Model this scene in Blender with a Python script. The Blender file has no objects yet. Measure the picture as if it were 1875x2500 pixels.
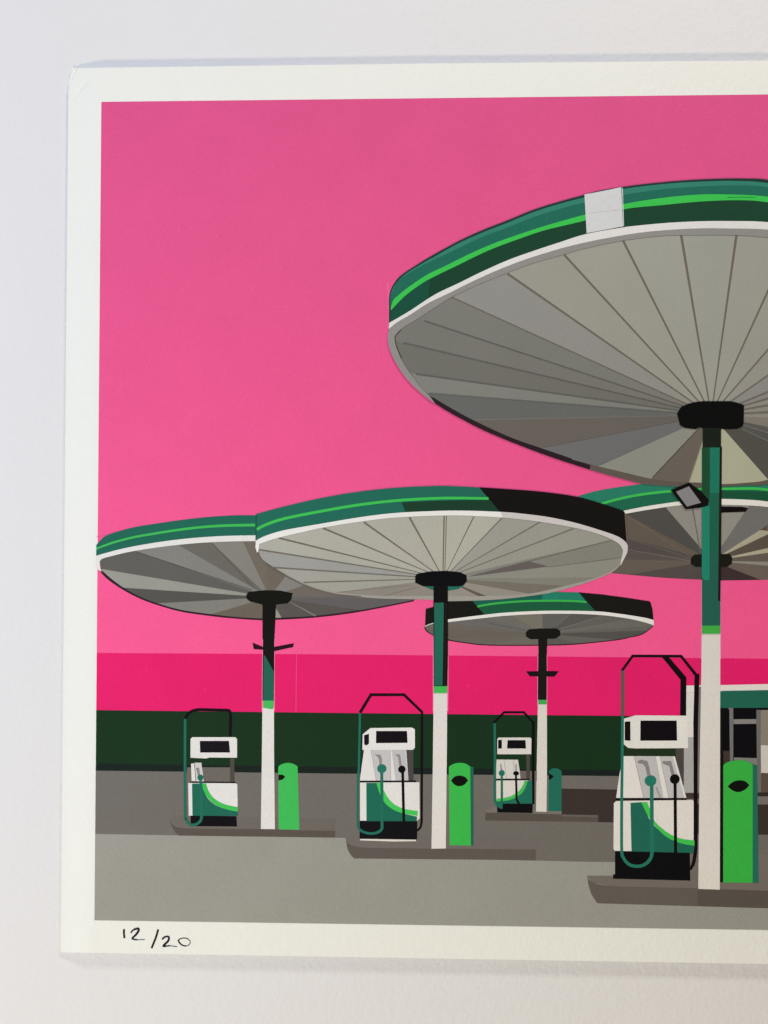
import bpy, math, random
from mathutils import Vector, Matrix
from mathutils.geometry import tessellate_polygon

scene = bpy.context.scene
COL = scene.collection

# ------------------------------------------------------------------ camera
# The photograph is 1875 x 2500; all tracing below is in those pixels.
PW, PH = 1875.0, 2500.0
FOC = 1878.0                              # focal length in photo pixels (26 mm equivalent)
SC = 7.26                                 # photo pixels per millimetre at the print
DIST = FOC / SC / 1000.0                  # camera height above the print, metres
X = Vector((0.99972, 0.00166, -0.02377)).normalized()      # print right, in camera axes (x right, y down, z forward)
Y = Vector((-0.00207, 1.0, -0.0172)); Y = (Y - X * Y.dot(X)).normalized()   # print down
N = X.cross(Y).normalized()               # into the table
LIFT = 0.0028                             # height of the printed face above the table top
CAM = Vector((0, 0, DIST + LIFT))

cam_data = bpy.data.cameras.new("camera")
cam = bpy.data.objects.new("camera", cam_data)
COL.objects.link(cam)
cam_data.sensor_fit = 'VERTICAL'
cam_data.sensor_height = 36.0
cam_data.lens = 36.0 * FOC / PH
cam_data.clip_start = 0.01
cam_data.clip_end = 50.0
def to_world(d):                          # camera axes (x right, y down, z forward) -> world
    return Vector((d.dot(X), -d.dot(Y), -d.dot(N)))
rx, ry, rz = to_world(Vector((1, 0, 0))), to_world(Vector((0, -1, 0))), to_world(Vector((0, 0, -1)))
cam.matrix_world = Matrix(((rx.x, ry.x, rz.x, CAM.x), (rx.y, ry.y, rz.y, CAM.y), (rx.z, ry.z, rz.z, CAM.z), (0, 0, 0, 1)))
scene.camera = cam

def at(u, v, z=LIFT):
    """photo pixel -> point of the plane at height z"""
    d = to_world(Vector(((u - PW / 2) / FOC, (v - PH / 2) / FOC, 1.0)))
    t = (z - CAM.z) / d.z
    return CAM + d * t

# ------------------------------------------------------------------ light
world = bpy.data.worlds.new("World"); scene.world = world
world.use_nodes = True
bg = world.node_tree.nodes["Background"]
bg.inputs[0].default_value = (1.0, 0.62, 0.45, 1)
bg.inputs[1].default_value = 0.085

def area(name, loc, aim, w, h, power, color):
    l = bpy.data.lights.new(name, 'AREA'); l.shape = 'RECTANGLE'; l.size = w; l.size_y = h
    l.energy = power; l.color = color
    o = bpy.data.objects.new(name, l); COL.objects.link(o)
    o.location = loc
    o.rotation_euler = (Vector(aim) - Vector(loc)).to_track_quat('-Z', 'Y').to_euler()
    return o
area("window_light", (-0.45, 0.02, 0.50), (-0.08, 0.0, 0), 0.25, 0.35, 3.42, (0.61, 0.725, 0.94))
area("far_window_light", (0.20, 0.55, 0.295), (0, 0.02, 0), 0.3, 0.075, 2.29, (0.975, 0.96, 0.90))
area("near_window_light", (-0.2, -0.77, 0.585), (0, 0, 0), 0.4, 0.09, 5.5, (1.0, 0.855, 0.54))

scene.view_settings.view_transform = 'Standard'
scene.view_settings.look = 'None'
scene.view_settings.exposure = 0.0
scene.view_settings.gamma = 1.0
scene.view_settings.use_curve_mapping = False

# ------------------------------------------------------------------ materials
def lin(c):
    c = c / 255.0
    return c / 12.92 if c <= 0.04045 else ((c + 0.055) / 1.055) ** 2.4

def light_at(u, v):
    """estimate of the light on the print at a photo pixel, to turn a seen colour into the ink's own colour"""
    a, b = u / PW, v / PH
    t = (1, a, b, a * a, a * b, b * b, a ** 3, a * a * b, a * b * b, b ** 3)
    return [sum(x * y for x, y in zip(t, c)) for c in LIGHT_FIT]
LIGHT_FIT = ((1.0545, 0.0038, 0.0134, -0.0077, -0.5905, 0.0921, -0.0129, 0.0272, 0.324, -0.0946),
             (1.1044, -0.0598, 0.0469, 0.0063, -0.6492, 0.0216, -0.0115, 0.0289, 0.3841, -0.0945),
             (1.1311, -0.1739, 0.0965, 0.0341, -0.6528, -0.1241, -0.0072, 0.0283, 0.4381, -0.0776))

_mats = {}
def paper_nodes(m, rgb, tooth, tooth_scale, grain, rough):
    m.use_nodes = True
    nt = m.node_tree; p = nt.nodes["Principled BSDF"]
    p.inputs["Roughness"].default_value = rough
    p.inputs["Specular IOR Level"].default_value = 0.05
    tc = nt.nodes.new("ShaderNodeTexCoord")
    def noise(scale, detail, rough_=0.55):
        n = nt.nodes.new("ShaderNodeTexNoise"); n.inputs["Scale"].default_value = scale
        n.inputs["Detail"].default_value = detail; n.inputs["Roughness"].default_value = rough_
        nt.links.new(tc.outputs["Object"], n.inputs["Vector"]); return n
    fine = noise(2600, 2)
    broad = noise(60, 3)
    # mottled ink / pulp
    def ramp(n, lo, hi):
        r = nt.nodes.new("ShaderNodeMapRange"); r.inputs[1].default_value = 0.3; r.inputs[2].default_value = 0.7
        r.inputs[3].default_value = lo; r.inputs[4].default_value = hi
        nt.links.new(n.outputs["Fac"], r.inputs[0]); return r
    r1 = ramp(fine, 1 - grain, 1 + grain); r2 = ramp(broad, 1 - grain * 0.35, 1 + grain * 0.35)
    mul = nt.nodes.new("ShaderNodeMath"); mul.operation = 'MULTIPLY'
    nt.links.new(r1.outputs[0], mul.inputs[0]); nt.links.new(r2.outputs[0], mul.inputs[1])
    vm = nt.nodes.new("ShaderNodeVectorMath"); vm.operation = 'SCALE'
    vm.inputs[0].default_value = rgb
    nt.links.new(mul.outputs[0], vm.inputs["Scale"])
    nt.links.new(vm.outputs[0], p.inputs["Base Color"])
    # tooth of the sheet
    t1 = noise(tooth_scale, 3); t2 = noise(tooth_scale * 0.33, 2)
    add = nt.nodes.new("ShaderNodeMath"); add.operation = 'ADD'
    nt.links.new(t1.outputs["Fac"], add.inputs[0]); nt.links.new(t2.outputs["Fac"], add.inputs[1])
    b = nt.nodes.new("ShaderNodeBump"); b.inputs["Strength"].default_value = 1.0
    b.inputs["Distance"].default_value = tooth
    nt.links.new(add.outputs[0], b.inputs["Height"])
    nt.links.new(b.outputs["Normal"], p.inputs["Normal"])

def ink(seen, u, v):
    e = light_at(u, v)
    rgb = tuple(round(min(0.9, max(0.004, lin(c) / e[i])), 3) for i, c in enumerate(seen))
    if rgb not in _mats:
        m = bpy.data.materials.new("printed_ink"); paper_nodes(m, rgb, 0.00009, 1300, 0.06, 0.62)
        _mats[rgb] = m
    return _mats[rgb]

paper_mat = bpy.data.materials.new("print_paper"); paper_nodes(paper_mat, (0.80, 0.805, 0.755), 0.00016, 900, 0.015, 0.8)
table_mat = bpy.data.materials.new("textured_table"); paper_nodes(table_mat, (0.72, 0.715, 0.72), 0.00019, 620, 0.015, 0.8)
pen_mat = bpy.data.materials.new("pen_ink"); paper_nodes(pen_mat, (0.012, 0.010, 0.020), 0.00004, 1300, 0.08, 0.5)

# ------------------------------------------------------------------ mesh helpers
def link(name, me, parent, label=None):
    o = bpy.data.objects.new(name, me); COL.objects.link(o)
    o.parent = parent
    if label: o["label"] = label
    return o

def crop(x0, y0, s):
    """points measured in an enlargement of the photograph -> photo pixels"""
    def f(*p):
        return [(x0 + a / s, y0 + b / s) for a, b in p]
    return f
FU = crop(0, 0, .8848); CC = crop(1400, 900, 3.4926); DD = crop(200, 1150, 2.37); EE = crop(800, 1150, 2.07375)
FF = crop(400, 1700, 3.95); GG = crop(820, 1660, 4.1475); HH = crop(1160, 1700, 4.8794); II = crop(1420, 1580, 3.2527)
C1 = crop(930, 560, 3.318); C2 = crop(1375, 420, 3.318); C3 = crop(1000, 880, 3.318); C4 = crop(220, 1220, 3.95)
C5 = crop(600, 1180, 3.1904); C6 = crop(1080, 1160, 3.0722); C7 = crop(1640, 900, 7.0596); C8 = crop(1640, 1640, 4.6085)
D2 = crop(600, 1560, 12.29); D3 = crop(1280, 1600, 15.8); D6 = crop(1000, 1420, 7.375); D7 = crop(1660, 1180, 5.265)
D8 = crop(280, 2250, 8.295)
NA = crop(0, 0, 1.0); T1 = crop(940, 450, 3.318)

def sm(p, n=6):
    """smooth open curve through the points"""
    out = []
    for i in range(len(p) - 1):
        a, b, c, d = p[max(i - 1, 0)], p[i], p[i + 1], p[min(i + 2, len(p) - 1)]
        for k in range(n):
            t = k / n
            out.append(tuple(0.5 * (2 * b[j] + (c[j] - a[j]) * t + (2 * a[j] - 5 * b[j] + 4 * c[j] - d[j]) * t * t
                                    + (3 * b[j] - a[j] - 3 * c[j] + d[j]) * t ** 3) for j in (0, 1)))
    out.append(p[-1])
    return out
def smc(p, n=6):
    """smooth closed curve"""
    q = sm([p[-1]] + list(p) + [p[0], p[1]], n)
    return q[n:-(n + 1)] if False else q[n:n + n * len(p)]

def stroke(p, w):
    """outline strip of a line of width w (number or one per point), as left and right sides"""
    L, R = [], []
    n = len(p)
    for i in range(n):
        ww = w if not isinstance(w, (list, tuple)) else w[0] + (w[-1] - w[0]) * i / (n - 1) if len(w) == 2 else w[min(int(i * len(w) / n), len(w) - 1)]
        def dirn(a, b):
            dx, dy = b[0] - a[0], b[1] - a[1]; l = math.hypot(dx, dy) or 1e-9; return dx / l, dy / l
        d1 = dirn(p[i - 1], p[i]) if i else dirn(p[0], p[1])
        d2 = dirn(p[i], p[i + 1]) if i < n - 1 else d1
        nx, ny = -(d1[1] + d2[1]), d1[0] + d2[0]; l = math.hypot(nx, ny) or 1e-9; nx /= l; ny /= l
        k = 1.0 / max(0.6, nx * -d1[1] + ny * d1[0])
        L.append((p[i][0] + nx * ww / 2 * k, p[i][1] + ny * ww / 2 * k)); R.append((p[i][0] - nx * ww / 2 * k, p[i][1] - ny * ww / 2 * k))
    return ('strip', L, R)
def disc(c, r, ry=None, n=28):
    ry = ry or r
    return [(c[0] + r * math.cos(2 * math.pi * k / n), c[1] + ry * math.sin(2 * math.pi * k / n)) for k in range(n)]

def wedge(c, O, p1, p2):
    """the part of the star-shaped outline O between the rays c->p1 and c->p2 (the shorter way round)"""
    def hit(p):
        dx, dy = p[0] - c[0], p[1] - c[1]; best = None
        for i in range(len(O)):
            a, b = O[i], O[(i + 1) % len(O)]
            ex, ey = b[0] - a[0], b[1] - a[1]; den = dx * ey - dy * ex
            if abs(den) < 1e-12: continue
            t = ((a[0] - c[0]) * ey - (a[1] - c[1]) * ex) / den
            s = ((a[0] - c[0]) * dy - (a[1] - c[1]) * dx) / den
            if t > 0 and -1e-6 <= s <= 1 + 1e-6 and (best is None or t > best): best = t
        best = best or 1.0
        return (c[0] + dx * best, c[1] + dy * best)
    a1 = math.atan2(p1[1] - c[1], p1[0] - c[0]); a2 = math.atan2(p2[1] - c[1], p2[0] - c[0])
    sw = (a2 - a1 + math.pi) % (2 * math.pi) - math.pi
    inside = []
    for q in O:
        t = (math.atan2(q[1] - c[1], q[0] - c[0]) - a1 + math.pi) % (2 * math.pi) - math.pi
        if 1e-4 < t * math.copysign(1, sw) < abs(sw) - 1e-4: inside.append((abs(t), q))
    inside.sort()
    return [c, hit(p1)] + [q for _, q in inside] + [hit(p2)]

PLATE = 1.1e-5                             # one film of ink over another
_levels = []                               # (box, level) of everything printed so far
def prims(shape): return shape[1] + shape[2] if isinstance(shape, tuple) else shape
def box_of(shape):
    p = prims(shape); xs = [a for a, _ in p]; ys = [b for _, b in p]
    return min(xs), min(ys), max(xs), max(ys)

def printed(name, parent, shapes, label=None, flat=False, mat=None):
    """one mesh of printed shapes: shapes = [(outline or strip, seen colour), ...]; a later shape lies over an earlier one.
    flat: the shapes only touch each other and share one film"""
    vs, fs, ms, mats = [], [], [], []
    new = []
    for shape, colr in shapes:
        bx = box_of(shape)
        lv = 0
        for (b, l) in (_levels if flat else _levels + new):
            if l >= lv and bx[0] < b[2] and bx[2] > b[0] and bx[1] < b[3] and bx[3] > b[1]: lv = l + 1
        new.append((bx, lv))
    if flat:
        m = max(l for _, l in new); new = [(b, m) for b, _ in new]
    for (shape, colr), (bx, lv) in zip(shapes, new):
        z = LIFT + PLATE * (lv + 1)
        m = mat or ink(colr, (min(bx[0], PW) + min(bx[2], PW)) / 2, (bx[1] + bx[3]) / 2)
        if m not in mats: mats.append(m)
        mi = mats.index(m)
        base = len(vs)
        if isinstance(shape, tuple):
            L, R = shape[1], shape[2]; n = len(L)
            vs += [at(a, b, z) for a, b in L] + [at(a, b, z) for a, b in R]
            tris = []
            for i in range(n - 1):
                tris += [(i, i + 1, n + i), (i + 1, n + i + 1, n + i)]
        else:
            w = [at(a, b, z) for a, b in shape]; vs += w
            tris = tessellate_polygon([w])
        for t in tris:
            a, b, c = (vs[base + k] for k in t)
            cr = (b - a).cross(c - a).z
            if abs(cr) < 1e-14: continue
            fs.append(tuple(base + k for k in (t if cr > 0 else t[::-1]))); ms.append(mi)
    _levels.extend(new)
    me = bpy.data.meshes.new(name); me.from_pydata([tuple(v) for v in vs], [], fs); me.update()
    for m in mats: me.materials.append(m)
    for f, k in zip(me.polygons, ms): f.material_index = k
    return link(name, me, parent, label)

# ------------------------------------------------------------------ the table top
def grid(name, xs, ys, fz, mat, parent=None):
    vs = [(x, y, fz(x, y)) for y in ys for x in xs]; n = len(xs)
    fs = [(j * n + i, j * n + i + 1, (j + 1) * n + i + 1, (j + 1) * n + i) for j in range(len(ys) - 1) for i in range(n - 1)]
    me = bpy.data.meshes.new(name); me.from_pydata(vs, [], fs); me.materials.append(mat); me.update()
    return link(name, me, parent)
tt = grid("tabletop", [-0.8, 0, 1.0], [-0.8, 0, 0.8], lambda x, y: 0.0, table_mat)
tt["kind"] = "structure"

# ------------------------------------------------------------------ the print
pr = bpy.data.objects.new("art_print", None); COL.objects.link(pr); pr.empty_display_size = 0.02
pr["label"] = "numbered petrol station art print with pink sky, lying on textured white table top"
pr["category"] = "art print"

# paper: a thin sheet that dips to the table along its left edge, with a creased corner
RIGHT = 3150.0
def top_y(u):  return 166.4 - (u - 173.6) * 0.0132 if u < 1000 else 155.5 - (u - 1000) * 0.0092
def bot_y(u):  return 2325 + (u - 147.7) * 0.0165
def left_x(v): return 166.5 - (v - 250) * 0.00892
def sheet_height(u, v):
    e = u - left_x(v)
    t = max(0.0, min(1.0, e / 78.0)); s = t * t * (3 - 2 * t)
    far = max(0.0, (v - 250) / 2100.0)
    low = 0.0010 + 0.0001 * far
    h = low + (LIFT - low) * s
    # folded corner
    x0, y0, x1, y1 = 192.0, 160.0, 169.5, 214.0
    d = ((u - x0) * (y1 - y0) - (v - y0) * (x1 - x0)) / math.hypot(x1 - x0, y1 - y0)
    if v < 222:
        if -12 < d <= -3: h -= 0.0006 * (d + 12) / 9
        elif -3 < d < 0: h -= 0.0006 * -d / 3
    x0, y0, x1, y1 = 208.0, 206.0, 174.0, 250.0
    d2 = ((u - x0) * (y1 - y0) - (v - y0) * (x1 - x0)) / math.hypot(x1 - x0, y1 - y0)
    al = ((u - x0) * (x1 - x0) + (v - y0) * (y1 - y0)) / ((x1 - x0) ** 2 + (y1 - y0) ** 2)
    if -0.4 < al < 1.3: h -= 0.0004 * max(0.0, 1 - abs(d2 + 1) / (9.0 if d2 < -1 else 4.0)) * math.sin(math.pi * (al + 0.4) / 1.7)
    return h
us = [k * 1.6 for k in range(0, 60)] + [100 + 45 * k for k in range(0, 67)]
vv = [k * 2.0 for k in range(0, 70)] + [145 + 30 * k for k in range(0, 68)]
vmax = 2160.0
vv = [v for v in vv if v < vmax - 5] + [vmax]
pv = []
for v in vv:
    for u in us:
        e = u
        row = v / vmax
        lx = left_x(166 + v)
        uu = lx + (RIGHT - lx) * (e / us[-1])
        # blunt corner
        if v < 90: uu += max(0.0, 8.5 * (1 - v / 40.0)) * max(0, 1 - e / 60) if v < 40 else 0
        ty, by = top_y(uu), bot_y(uu)
        w = ty + (by - ty) * row
        pv.append(at(uu, w, sheet_height(uu, w)))
n = len(us)
pf = [(j * n + i, (j + 1) * n + i, (j + 1) * n + i + 1, j * n + i + 1) for j in range(len(vv) - 1) for i in range(n - 1)]
me = bpy.data.meshes.new("paper"); me.from_pydata([tuple(p) for p in pv], [], pf); me.materials.append(paper_mat); me.update()
paper = link("paper", me, pr, "thick white paper sheet with wide blank margin and creased corner")
so = paper.modifiers.new("thickness", 'SOLIDIFY'); so.thickness = 0.00032; so.offset = -1.0

# ------------------------------------------------------------------ inks as they look in the photograph
PINK = (230, 86, 141); HOT = (222, 33, 102); HEDGE = (23, 50, 28); HEDGESH = (24, 34, 30)
TAR = (108, 104, 96); TARL = (147, 146, 134); KERB = (92, 85, 76); SHADE = (56, 48, 43)
TEAL = (35, 105, 86); TEALL = (40, 122, 100); TEALD = (28, 70, 48); LIME = (60, 192, 79)
BLK = (20, 19, 17); INK = (13, 11, 14); WHT = (222, 221, 214); WHTR = (206, 200, 187); GRN = (56, 174, 76)

def ptop(u): return 248.6 - 0.01112 * (u - 247.5)
def pbot(u): return 2246.8 + 0.01441 * (u - 230.6)
def pleft(v): return 247.5 - (v - 248.6) * 0.00846
PR = 3060.0
BT = [(pleft(1594), 1594), (800, 1597.5), (1514, 1604.5), (1875, 1608.3), (PR, 1620)]           # top of the deep pink band
BB = [(pleft(1734), 1733.7), (450, 1736.3), (820, 1740.6), (1220, 1744.9), (1500, 1747.6), (1875, 1751), (PR, 1762)]
HB = [(pleft(1863), 1863.5), (448, 1867.6), (820, 1872), (1220, 1877), (1500, 1880), (PR, 1900)]
SB = [(pleft(1881), 1881.5), (448, 1884), (820, 1888.6), (1220, 1892), (1500, 1894.5), (PR, 1912)]
BOT = [(pleft(2247), pbot(pleft(2247))), (PR, pbot(PR))]
r = lambda p: list(reversed(p))

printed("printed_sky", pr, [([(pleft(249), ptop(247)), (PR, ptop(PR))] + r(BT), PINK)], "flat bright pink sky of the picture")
printed("cut_line", bpy.data.objects["printed_sky"], [(stroke(sm(C1((55, 430), (60, 620), (58, 800))), 1.2), (248, 128, 172))])
printed("cut_shadow", bpy.data.objects["printed_sky"], [(stroke(sm(C1((60, 820), (75, 950), (112, 1110))), 1.2), (206, 84, 128))])
printed("cut_line", bpy.data.objects["printed_sky"], [
                                                      (stroke(sm(C4((62, 360), (150, 340), (260, 300))), 1.2), (206, 82, 126))])
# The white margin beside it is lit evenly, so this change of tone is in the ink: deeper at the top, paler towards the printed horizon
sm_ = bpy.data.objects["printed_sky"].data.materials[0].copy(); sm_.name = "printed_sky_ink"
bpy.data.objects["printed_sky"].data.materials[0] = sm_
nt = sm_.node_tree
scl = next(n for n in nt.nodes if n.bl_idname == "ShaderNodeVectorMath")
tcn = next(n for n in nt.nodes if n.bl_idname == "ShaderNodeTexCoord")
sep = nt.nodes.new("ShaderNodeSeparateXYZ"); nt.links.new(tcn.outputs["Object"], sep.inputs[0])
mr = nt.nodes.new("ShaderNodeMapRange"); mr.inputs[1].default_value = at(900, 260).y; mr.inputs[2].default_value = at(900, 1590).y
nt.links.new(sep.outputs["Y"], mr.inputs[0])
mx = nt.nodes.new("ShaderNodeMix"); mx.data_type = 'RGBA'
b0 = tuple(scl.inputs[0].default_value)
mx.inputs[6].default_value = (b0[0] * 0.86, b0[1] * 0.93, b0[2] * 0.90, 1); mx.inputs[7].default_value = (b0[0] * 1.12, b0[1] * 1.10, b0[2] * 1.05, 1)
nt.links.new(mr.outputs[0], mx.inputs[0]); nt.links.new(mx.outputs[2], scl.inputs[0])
band = printed("printed_sky_band", pr, [(BT + r(BB), HOT)], "deep pink band above the dark green hedge")
printed("seam", band, [(stroke([(724, 1597), (722.5, 1739)], 1.8), (232, 78, 128))])
hedge = printed("printed_hedge", pr, [(BB + r(HB), HEDGE)], "dark green hedge strip under the deep pink band")
printed("hedge_base", hedge, [(HB + r(SB), HEDGESH)])
fc = printed("printed_forecourt", pr, [(SB + r(BOT), TAR)], "grey tarmac forecourt under the pumps")
printed("pale_tarmac", fc, [([(pleft(2036), 2036), (440, 2039.7), (843, 2045.5), (868, 2093), (1220, 2099), (1432, 2104), (1503, 2104.5),
                             (1503, 2145), (1900, 2192), (PR, 2215)] + r(BOT), TARL)])
printed("canopy_shadow", fc, [(NA((1371, 1925), (1522, 1928), (1522, 2008.5), (1460, 2007), (1460, 1990), (1370, 1988)), SHADE),
                              (NA((1700, 1963), (2300, 1966), (2300, 2040), (1700, 2037)), (54, 46, 40))])

# ------------------------------------------------------------------ nicks in the sheet, caught in the print as tiny light and dark marks
rnd = random.Random(7)
flecks = []
for k in range(120):
    u, v = rnd.uniform(260, 1870), rnd.uniform(260, 2225)
    g = rnd.uniform(-2.2, 2.2) if rnd.random() < .4 else rnd.uniform(1.0, 2.1)
    l = rnd.uniform(2.5, 8); w = rnd.uniform(0.8, 1.5)
    a, b = math.cos(g) * l / 2, math.sin(g) * l / 2
    if v < 1560 and not (u > 940 and 430 < v < 1200) and not (1150 < v < 1520): c1, c2 = (246, 122, 166), (205, 74, 122)
    elif 1610 < v < 1725: c1, c2 = (238, 80, 132), (190, 24, 80)
    elif v > 2120: c1, c2 = (172, 172, 160), (118, 118, 108)
    else: continue
    flecks.append((stroke([(u - a, v - b), (u + a, v + b)], [w, w * .5]), c1))
    if rnd.random() < .6: flecks.append((stroke([(u - a + 1.2, v - b + .9), (u + a + 1.2, v + b + .9)], [w * .5, w]), c2))
fl = printed("surface_flecks", pr, flecks, "tiny light and dark flecks in the printed surface")
fl["kind"] = "stuff"

# ------------------------------------------------------------------ canopies
def canopy(label, base, wedges, centre, O, lines=(), fascia=(), stripe=None, rims=(), hub=None, extra=(), edge=()):
    c = printed("printed_canopy", pr, base, label)
    if edge: printed("soffit_edge", c, list(edge))
    if wedges:
        printed("soffit", c, [(wedge(centre, O, a, b), col) for a, b, col in wedges], flat=True)
    if lines: printed("seam_lines", c, list(lines))
    printed("fascia", c, list(fascia))
    if stripe: printed("stripe", c, list(stripe))
    for rm in rims: printed("rim", c, list(rm))
    for nm, sh in extra: printed(nm, c, list(sh))
    if hub: printed("hub", c, list(hub))
    return c
def panel(c):                              # the panels are near-neutral greys
    m = sum(c) / 3.0
    return tuple((0.82 * k + 0.18 * m) * 0.94 + 10.5 + (1.0, 1.5, -1.0)[i] for i, k in enumerate(c))
def fan(pts, cols): return [(pts[i], pts[i + 1], panel(cols[i])) for i in range(len(cols))]

# --- rear canopy on the right, half hidden behind the tall one
EO_top = CC((440, 1238), (640, 1203), (900, 1166), (1090, 1160), (1265, 1160), (1659, 1180)) + NA((1990, 1262), (2090, 1320), (2120, 1365))
EO_bot = NA((2085, 1392), (1990, 1408), (1900, 1414)) + CC((1659, 1800), (1250, 1806), (1100, 1800), (800, 1785), (500, 1760), (330, 1745))
EO = sm(EO_top) + sm(EO_bot) + CC((300, 1650), (330, 1400))
Ec = CC((1180, 1638))[0]
e_pts = CC((900, 1790), (520, 1748), (470, 1630), (470, 1545), (450, 1440), (440, 1240), (795, 1193), (1015, 1180), (1265, 1150), (1490, 1180)) + \
        D7((1030, 600), (1132, 655), (1132, 832), (1132, 892), (1132, 1008), (1132, 1060), (1015, 1232), (300, 1245)) + CC((900, 1790),)
e_cols = [(74, 64, 61), (92, 80, 70), (80, 70, 65), (74, 66, 63), (90, 78, 66), (70, 66, 62), (134, 129, 117), (138, 132, 121), (136, 131, 119),
          (102, 98, 95), (158, 153, 124), (82, 68, 58), (160, 155, 125), (90, 77, 69), (128, 122, 112), (96, 82, 72), (50, 34, 36), (72, 62, 60)]
E_ft = sm(CC((35, 1088), (200, 1042), (400, 1008), (640, 978), (900, 960), (1250, 955), (1659, 975)) + NA((2000, 1215), (2120, 1290)))
E_rt = sm(CC((425, 1212), (640, 1170), (900, 1133), (1090, 1118), (1265, 1110), (1659, 1133)) + NA((1990, 1250), (2120, 1335)))
E_sm = sm(CC((240, 1152), (400, 1108), (600, 1070), (830, 1045), (1060, 1028), (1265, 1025), (1659, 1033)) + NA((2000, 1230), (2125, 1300)))
canopy("rear canopy with brown and grey panels behind the tall pole",
       [(EO, (98, 90, 81))], fan(e_pts, e_cols), Ec, EO,
       lines=[(stroke(CC((1015, 1190), (1085, 1575)), [3.5, 2]), (104, 98, 88)), (stroke(CC((440, 1240), (1005, 1610)), [1.4, 1]), (112, 102, 92)),
              (stroke(CC((470, 1545), (1005, 1640)), 1.5), (112, 102, 94)), (stroke(CC((470, 1630), (1000, 1660)), 1.2), (110, 100, 92)),
              (stroke(CC((450, 1440), (1000, 1620)), 1.2), (108, 98, 90)), (D7((1030, 600), (1132, 530), (1132, 612)), (86, 71, 61))],
       fascia=[(E_ft + r(E_rt) + CC((300, 1190),), (40, 118, 94)), (E_sm + r(E_rt), (30, 98, 72)),
               (sm(CC((1265, 1040), (1659, 1050))) + CC((1659, 1133), (1265, 1110)), (24, 78, 52))],
       stripe=[(stroke(E_sm, 6.2), (60, 178, 76))],
       rims=[[(E_rt + r(sm(EO_top)), (216, 212, 200))]],
       hub=[(CC((1000, 1620), (1030, 1585), (1330, 1580), (1355, 1612), (1350, 1665), (1310, 1690), (1040, 1690), (1000, 1665)), (24, 24, 19))])

# --- small canopy at the back, above the rear pump
Dr_top = sm(C6((40, 1082), (300, 1049), (500, 1029), (800, 1017), (1140, 1021), (1300, 1036), (1500, 1066), (1584, 1086)))
Dr_bot = sm(C6((40, 1103), (300, 1073), (500, 1053), (800, 1040), (1140, 1046), (1400, 1077), (1560, 1117), (1587, 1132)))
DO = D6((282, 806), (430, 750)) + Dr_bot + sm(C6((1580, 1132), (1500, 1188), (1400, 1213), (1300, 1233), (1000, 1263), (780, 1271), (350, 1271), (150, 1250), (40, 1230))) + \
     D6((430, 962), (360, 922), (305, 872), (282, 826))
Dcn = C6((755, 1190))[0]
d_pts = C6((40, 1230), (-60, 1150), (60, 1110), (340, 1068), (520, 1050), (748, 1040), (965, 1040), (1200, 1048), (1420, 1082), (1562, 1130), (1562, 1165), (1300, 1235), (1010, 1262), (780, 1272), (400, 1270), (40, 1230))
d_cols = [(98, 90, 81), (100, 93, 85), (98, 96, 94), (104, 99, 90), (112, 106, 92), (88, 86, 82), (80, 76, 73), (90, 87, 81), (97, 95, 87), (90, 88, 81), (74, 72, 66), (92, 88, 82), (86, 80, 77), (102, 95, 86), (100, 92, 83)]
D_sm = sm(C6((262, 985), (400, 962), (600, 946), (800, 942), (1000, 945), (1080, 953)))
canopy("small dark canopy at the back with half its edge in shadow",
       [(DO, (100, 94, 86))], fan(d_pts, d_cols), Dcn, DO,
       lines=[(stroke(C6((840, 1140), (950, 1050)), 1.2), (120, 116, 110)), (stroke(C6((885, 1150), (1195, 1062)), 1.2), (116, 112, 106)), (stroke(C6((880, 1175), (1400, 1085)), 1.2), (118, 114, 106)), (stroke(C6((640, 1165), (350, 1110)), 1.2), (88, 82, 76))],
       fascia=[(D6((278, 800), (290, 490), (425, 455)) + C6((40, 936), (250, 900), (700, 885), (1020, 879), (1200, 895), (1400, 922), (1550, 946), (1562, 955), (1576, 1005), (1584, 1088)) + r(Dr_top) + D6((430, 752),), (24, 24, 20)),
               (C6((222, 938), (500, 915), (700, 895), (850, 876), (1022, 879), (1150, 1023), (1000, 1018), (800, 1017), (500, 1029), (315, 1046)), (28, 92, 75)),
               (C6((750, 890), (850, 876), (1022, 879), (1078, 950), (900, 942), (750, 942)), (34, 122, 96)),
               (D_sm + C6((1150, 1023), (1000, 1018), (800, 1017), (500, 1029), (315, 1046)), (28, 88, 58))],
       stripe=[(stroke(D_sm, 5), (58, 170, 74))],
       rims=[[(Dr_top + r(Dr_bot), (220, 218, 208)), (stroke(D6((278, 804), (360, 768), (432, 748)), 1.8), (220, 218, 208))]],
       edge=[(stroke(sm(C6((1582, 1130), (1500, 1190), (1400, 1215), (1300, 1235), (1000, 1266), (780, 1274), (350, 1274), (150, 1253), (40, 1235))), 3.0), (30, 22, 24)),
             (stroke(sm(D6((280, 810), (285, 850), (330, 905), (432, 962))), 3.4), (30, 22, 24))],
       hub=[(C6((625, 1180), (650, 1156), (730, 1150), (860, 1150), (885, 1170), (885, 1202), (850, 1226), (660, 1231), (628, 1210)), (23, 22, 18))])

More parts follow.
